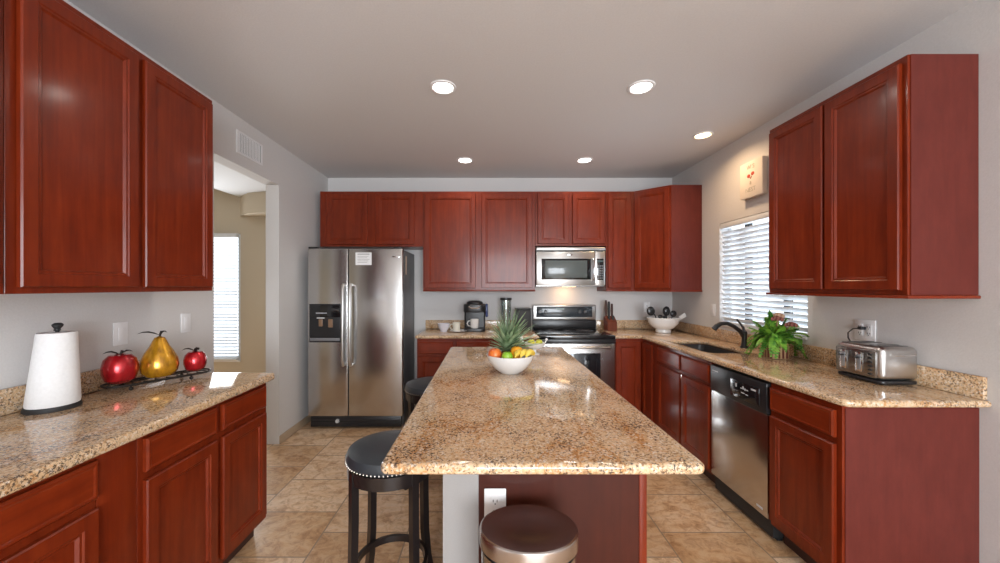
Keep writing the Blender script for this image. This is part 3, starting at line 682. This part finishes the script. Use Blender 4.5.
for k in range(3):
    o_ = k*.026-.015; pts = []; rr = []
    for i in range(9):
        s_ = i/8; a = -1.0+2.0*s_; pts.append((o_+.004*k+.030*math.sin(a), -.045+.085*s_, .056*math.cos(a)-.010)); rr.append(.003 if i == 0 else (.007 if i in (1, 8) else .0165))
    MB().tube(pts, rr, 10).build('banana', BN, t)
t = thing('pineapple', 'pineapple with spiky grey green crown standing at the back of the fruit bowl', 'fruit', (bx-.012, by+.055, bz+.022))
MB().lathe([(0, 0), (.028, .0), (.045, .03), (.049, .06), (.042, .085), (.02, .098), (0, .1)], 20).build('body', PB, t)
mb = MB()
for i in range(90):
    f_ = i/90; a = i*2.399; lean = .15+1.25*(1-f_)+random.uniform(-.1, .1); Ln = random.uniform(.125, .17)+.06*f_; z0 = .085+.07*f_
    dx, dy = math.cos(a)+.22, math.sin(a); pts = []
    for s_ in (0, .25, .5, .75, 1): pts.append((dx*Ln*s_*math.sin(lean)*(.7+.4*s_)+dx*.008, dy*Ln*s_*math.sin(lean)*(.7+.4*s_)+dy*.008, z0+Ln*s_*math.cos(lean)*(1-.12*s_*lean)))
    mb.tube(pts, [.010, .014, .012, .007, .0008], 6, flat=.2)
mb.build('crown', PG, t)
t = thing('footed_dish', 'small white footed dish with handles behind the fruit bowl', 'dish', (.349, 2.70, CT+.001))
MB().lathe([(0, 0), (.03, 0), (.032, .004), (.012, .012), (.010, .028), (.03, .036), (.056, .052), (.066, .072), (.062, .073), (.05, .056), (.02, .044), (0, .043)], 40, mtx=Matrix.Scale(1.2, 4)).build('dish', CER, t)
MB().sphere((.086, 0, .108), .010, 8).tube([(.077, 0, .085), (.084, 0, .10)], .004, 6).build('handle', CER, t); MB().sphere((-.096, 0, .112), .016, 8, (.8, .6, 1.3)).tube([(-.077, 0, .085), (-.092, 0, .10)], .004, 6).build('handle', CER, t)
for i, (dx, dy) in enumerate(((-.02, 0), (.024, -.01))):
    fruit('pear' if i else 'lemon', ('small green pear at the right of the white footed dish', 'small yellow green lemon at the left of the white footed dish')[1-i], (.349+dx*1.25, 2.70+dy, CT+.058), .027, skin('yellow_green_skin', (.45, .45, .03), (.70, .62, .06), 14), 'fruit')

# ------------------------------------------------------------------ back counter things
t = thing('coffee_maker', 'black single cup coffee maker on the back counter', 'coffee maker', (-.138, 4.16, CT))
MB().prism(rounded(-.118, .118, -.14, .12, (.05,)*4), 0, .035, bev=.005).build('base', BLK, t)
MB().prism(rounded(-.118, .118, .01, .12, (.02, .02, .05, .05)), .036, .21).build('column', BLK, t)
MB().prism(rounded(-.122, .122, -.13, .12, (.07,)*4), .211, .30, bev=.008).build('head', BLK, t)
MB().lathe([(0, .301), (.095, .301), (.088, .325), (.05, .338), (0, .34)], 32, 0, -.01).build('lid', BLK, t)
MB().tube([(-.06, -.135, .275), (-.03, -.145, .262), (.03, -.145, .262), (.06, -.135, .275)], .009, 8).build('lid_handle', CHR, t)
MB().box(.12, .15, .0, .09, .15, .30, .01).build('water_tank', mat('dark_blue_plastic', (.03, .05, .16), .15), t)
def mug(name, label, loc, rz, r=.04, h=.09, m=CER):
    t = thing(name, label, 'mug', loc, rz)
    MB().lathe([(0, 0), (r*.85, 0), (r*.95, .01), (r, h), (r*.92, h), (r*.86, .012), (0, .01)], 32).build('cup', m, t)
    MB().tube([(-r*.95, 0, h*.8), (-r*1.5, 0, h*.78), (-r*1.75, 0, h*.5), (-r*1.5, 0, h*.25), (-r*.9, 0, h*.2)], .0055, 8).build('handle', m, t); return t
mug('coffee_mug', 'white mug standing in the coffee maker', (-.138, 4.075, CT+.037), 0, .046, .10)
t = thing('small_bowl', 'small white bowl at the left end of the back counter', 'bowl', (-.475, 4.06, CT+.001))
MB().lathe([(0, 0), (.035, 0), (.038, .01), (.06, .05), (.068, .088), (.064, .088), (.05, .045), (0, .012)], 36).build('bowl', mat('lilac_white_china', (.74, .74, .82), .15), t)
t = thing('saucer', 'white saucer under the cream mug left of the coffee maker', 'saucer', (-.315, 4.05, CT+.001))
MB().lathe([(0, 0), (.05, 0), (.095, .012), (.094, .016), (.05, .006), (0, .005)], 36).build('plate', CER, t)
mug('coffee_mug', 'cream mug on the saucer left of the coffee maker', (-.335, 4.05, CT+.007), 0, .042, .095, mat('cream_china', (.80, .78, .68), .2))
t = thing('glass_jar', 'tall clear glass jar with dark lid behind the pineapple crown', 'jar', (.215, 4.2, CT))
MB().lathe([(0, 0), (.05, 0), (.052, .01), (.06, .34), (.056, .34), (.048, .014), (0, .01)], 36).build('jar', JAR, t)
MB().lathe([(0, .341), (.066, .341), (.068, .35), (.066, .368), (0, .37)], 36).build('lid', BLK, t)
MB().lathe([(0, .015), (.015, .015), (.012, .30), (0, .30)], 12).build('inner_rod', CHR, t)
t = thing('storage_box', 'dark box on the back counter behind the pineapple leaves', 'box', (.41, 4.22, CT))
MB().box(-.085, .085, -.09, .09, 0, .235, .012).build('body', BLKM, t); MB().box(-.088, .088, -.093, .093, .236, .25, .005).build('lid', BLK, t)
t = thing('knife_block', 'wooden knife block with knives right of the range', 'knife block', (1.39, 4.16, CT), R(8))
KW = wood('knife_block_wood', (.12, .035, .02), (.17, .05, .03), (.24, .08, .045))
Mx = Matrix(((0, 0, 1, 0), (1, 0, 0, 0), (0, 1, 0, 0), (0, 0, 0, 1)))
MB().prism([(-.05, 0), (.04, 0), (.055, .14), (.02, .165), (-.05, .10)], -.055, .055, mtx=Mx).build('block', KW, t)
KH = mat('knife_handle_wood', (.06, .022, .015), .6)
for i, (x, y0_, z0_, h, m_) in enumerate(((-.036, .03, .15, .19, KH), (.002, .035, .15, .175, BLKM), (.036, .03, .15, .15, KH), (-.02, -.015, .115, .06, BLKM), (.022, -.02, .11, .06, BLKM))):
    MB().tube([(x, y0_, z0_), (x+.002, y0_+.01, z0_+h*.5), (x+.004, y0_+.012, z0_+h)], [.012, .015, .012], 8).build('knife_handle', m_, t)
UX, UY = 1.905, 3.99
t = thing('utensil_bowl', 'white footed ceramic bowl full of utensils in the back right corner', 'bowl', (UX, UY, CT+.001))
MB().lathe([(0, 0), (.072, 0), (.078, .006), (.074, .034), (.11, .055), (.15, .10), (.16, .150), (.167, .155), (.165, .162), (.152, .160), (.14, .11), (.09, .06), (0, .05)], 56).build('bowl', CER, t)
t = thing('slotted_spoon', 'black spoon head at the left of the utensil bowl', 'utensil', (UX-.11, UY-.02, CT+.10))
MB().sphere((0, 0, .135), .05, 10, (.9, .35, 1.0), Matrix.Rotation(R(-14), 4, 'Y')).tube([(.05, 0, 0), (.005, 0, .10)], .006, 8).build('spoon', BLK, t)
t = thing('ladle', 'black ladle standing in the middle of the utensil bowl', 'utensil', (UX+.03, UY-.01, CT+.10))
MB().sphere((.0, 0, .13), .05, 10, (.8, .5, 1.05)).tube([(0, 0, 0), (0, 0, .1)], .006, 8).build('ladle', BLK, t)
t = thing('serving_spoon', 'small round black spoon at the right of the utensil bowl', 'utensil', (UX+.10, UY, CT+.10))
MB().sphere((.01, 0, .10), .036, 10, (1, .5, 1)).tube([(-.03, 0, 0), (0, 0, .075)], .005, 8).build('spoon', BLK, t)
t = thing('cooking_tongs', 'low black utensil handles in front of the ladle in the utensil bowl', 'utensil', (UX-.04, UY-.06, CT+.10))
MB().sphere((-.02, 0, .075), .022, 8, (1.2, .6, .9)).sphere((.03, 0, .07), .02, 8, (1.4, .6, .9)).tube([(.0, 0, 0), (-.02, 0, .065)], .005, 6).tube([(.01, 0, 0), (.03, 0, .06)], .005, 6).build('tongs', BLKM, t)
t = thing('spatula', 'white spatula leaning out over the right rim of the utensil bowl', 'utensil', (UX+.13, UY-.01, CT+.13))
MB().box(.045, .125, -.004, .004, -.022, .022, .004, mtx=Matrix.Rotation(R(-30), 4, 'Y')).tube([(-.07, 0, -.04), (.045, 0, .026)], .005, 8).build('spatula', CER, t)

# ------------------------------------------------------------------ toaster and its plug
t = thing('toaster', 'four slice stainless toaster on the right counter', 'toaster', (2.062, 1.960, CT+.001), 0)
TL, TW_ = .126, .100
MB().prism(rounded(-TW_+.004, TW_-.004, -TL+.004, TL-.004, (.025,)*4), 0.006, .022, bev=.004).build('base', BLK, t)
bb = MB().box(-TW_+.004, TW_-.004, -TL+.004, TL-.004, .023, .192, .026, 4).build('shell', ST, t)
fp = MB().box(-TW_-.004, -TW_+.012, -TL+.026, TL-.012, .03, .165, .006).build('lever_panel', STD, t)
for y in (-.02, .065):
    MB().box(-TW_-.008, -TW_-.0045, y-.018, y+.018, .05, .15, .0035).build('lever_frame', CHR, fp)
    MB().box(-TW_-.0095, -TW_-.0085, y-.009, y+.009, .06, .14, .0005).build('lever_slot', mat('lever_slot_grey', (.35, .36, .38), .3, .5), fp)
    MB().box(-TW_-.026, -TW_-.010, y-.010, y+.010, .120, .130, .003).build('lever', BLK, fp)
for k in range(6): MB().box(-TW_-.008, -TW_-.0045, -.084, -.064, .045+k*.02, .054+k*.02, .002).build('button', BLK, fp)
MB().box(-.07, .07, -.092, -.078, .1905, .1935).box(-.07, .07, -.052, -.038, .1905, .1935).box(-.07, .07, .03, .044, .1905, .1935).box(-.07, .07, .07, .084, .1905, .1935).build('slot', BLK, t)
MB().box(-.05, .07, -TL-.0005, -TL+.006, .148, .156, .002).build('end_groove', CHR, t)
MB().box(-TW_+.03, TW_-.03, -TL+.03, TL-.03, 0, .006).build('foot', BLK, t)
t = thing('power_cord', 'black plug and cord in the outlet above the toaster', 'cord', (XR-.012, 2.13, 1.185))
MB().box(-.03, -.0005, -.012, .012, -.008, .01, .004).build('plug', BLK, t)
MB().tube([(-.028, 0, 0), (-.045, .02, -.004), (-.05, .045, -.03), (-.045, .05, -.06), (-.035, .04, -.09), (-.02, .03, -.13), (-.018, .02, -.20), (-.018, .02, -.236)], .0035, 8).build('cable', BLK, t)

# ------------------------------------------------------------------ fern
t = thing('potted_fern', 'bright green fern in a wooden pot beside the faucet', 'plant', (2.005, 2.57, CT+.001))
PW = wood('pale_pot_wood', (.38, .22, .11), (.55, .36, .20), (.68, .48, .30), coat=0)
MB().prism(rounded(-.055, .055, -.055, .055, (.008,)*4), 0, .105, bev=.002).build('pot', PW, t)
mb = MB()
for k in range(4): mb.box(-.057, -.0552, -.045+k*.026, -.033+k*.026, .004, .10)
for k in range(4): mb.box(-.045+k*.026, -.033+k*.026, -.057, -.0552, .004, .10)
mb.build('pot_stripe', mat('dark_stripe', (.16, .04, .025), .5), t)
MB().prism(rounded(-.05, .05, -.05, .05, (.006,)*4), .1055, .11).build('soil', mat('soil', (.05, .035, .02), .9), t)
LG = skin('fern_leaf', (.035, .17, .012), (.20, .42, .045), 18, .5)
def frond(a, L_, el, droop, w):
    bm = bmesh.new(); n = 13; mb = MB(); pts = []
    for i in range(n+1):
        s_ = i/n; h = L_*s_*math.sin(el)-droop*s_*s_*L_*1.1; r = L_*s_*math.cos(el)*(1-.15*s_*s_)
        x = r*math.cos(a); x = min(x, .135); z = max(.115+h, -.0+.02); pts.append(Vector((x, r*math.sin(a), z)))
    mb.tube(pts, .0016, 5)
    for i in range(1, n+1):
        T = (pts[i]-pts[i-1]).normalized() if (pts[i]-pts[i-1]).length > 1e-5 else Vector((0, 0, 1)); side = T.cross(Vector((0, 0, 1)))
        if side.length < .1: side = Vector((-math.sin(a), math.cos(a), 0))
        side.normalize(); up = side.cross(T); s_ = i/n
        ll = w*math.sin(PI*min(1, .18+s_*.8))**.7
        for sg in (-1, 1):
            d = (side*sg+T*.55).normalized()*ll; p = pts[i]-T*.002; q = T*(.0085)
            v = [bm.verts.new(p-q), bm.verts.new(p+d*.55-q*.9+up*.006), bm.verts.new(p+d-up*.003), bm.verts.new(p+d*.55+q*.9+up*.006), bm.verts.new(p+q)]
            v2 = [bm.verts.new(x.co-up*.0006) for x in v]
            bm.faces.new(v); bm.faces.new(v2[::-1])
            for j in range(5): bm.faces.new((v[j], v2[j], v2[(j+1) % 5], v[(j+1) % 5]))
    mb._add(bm); return mb
allf = [(i*2.399+random.uniform(-.2, .2), random.uniform(.19, .29), random.uniform(.3, 1.4), random.uniform(.2, .95), random.uniform(.028, .042)) for i in range(78)]
for a, L_, el, dr_, w_ in allf:
    frond(a, L_, el, dr_, w_).build('frond', LG, t)
FR = mat('dried_flower_red', (.22, .07, .05), .7); FT = mat('dried_flower_tan', (.45, .28, .18), .7)
for i, (x, y, z) in enumerate(((-.03, -.06, .27), (.03, -.1, .235), (.0, -.03, .29))):
    mb = MB()
    for k in range(12): a = k*2.4; rr = .007+.0022*k; mb.sphere((x+rr*math.cos(a), y+rr*math.sin(a), z+.012-.001*k), .012, 5, (1, .6, 1.1))
    mb.tube([(0, 0, .11), (x*.6, y*.6, .2), (x, y, z)], .002, 5)
    f = mb.build('flower', FR if i != 2 else FT, t)
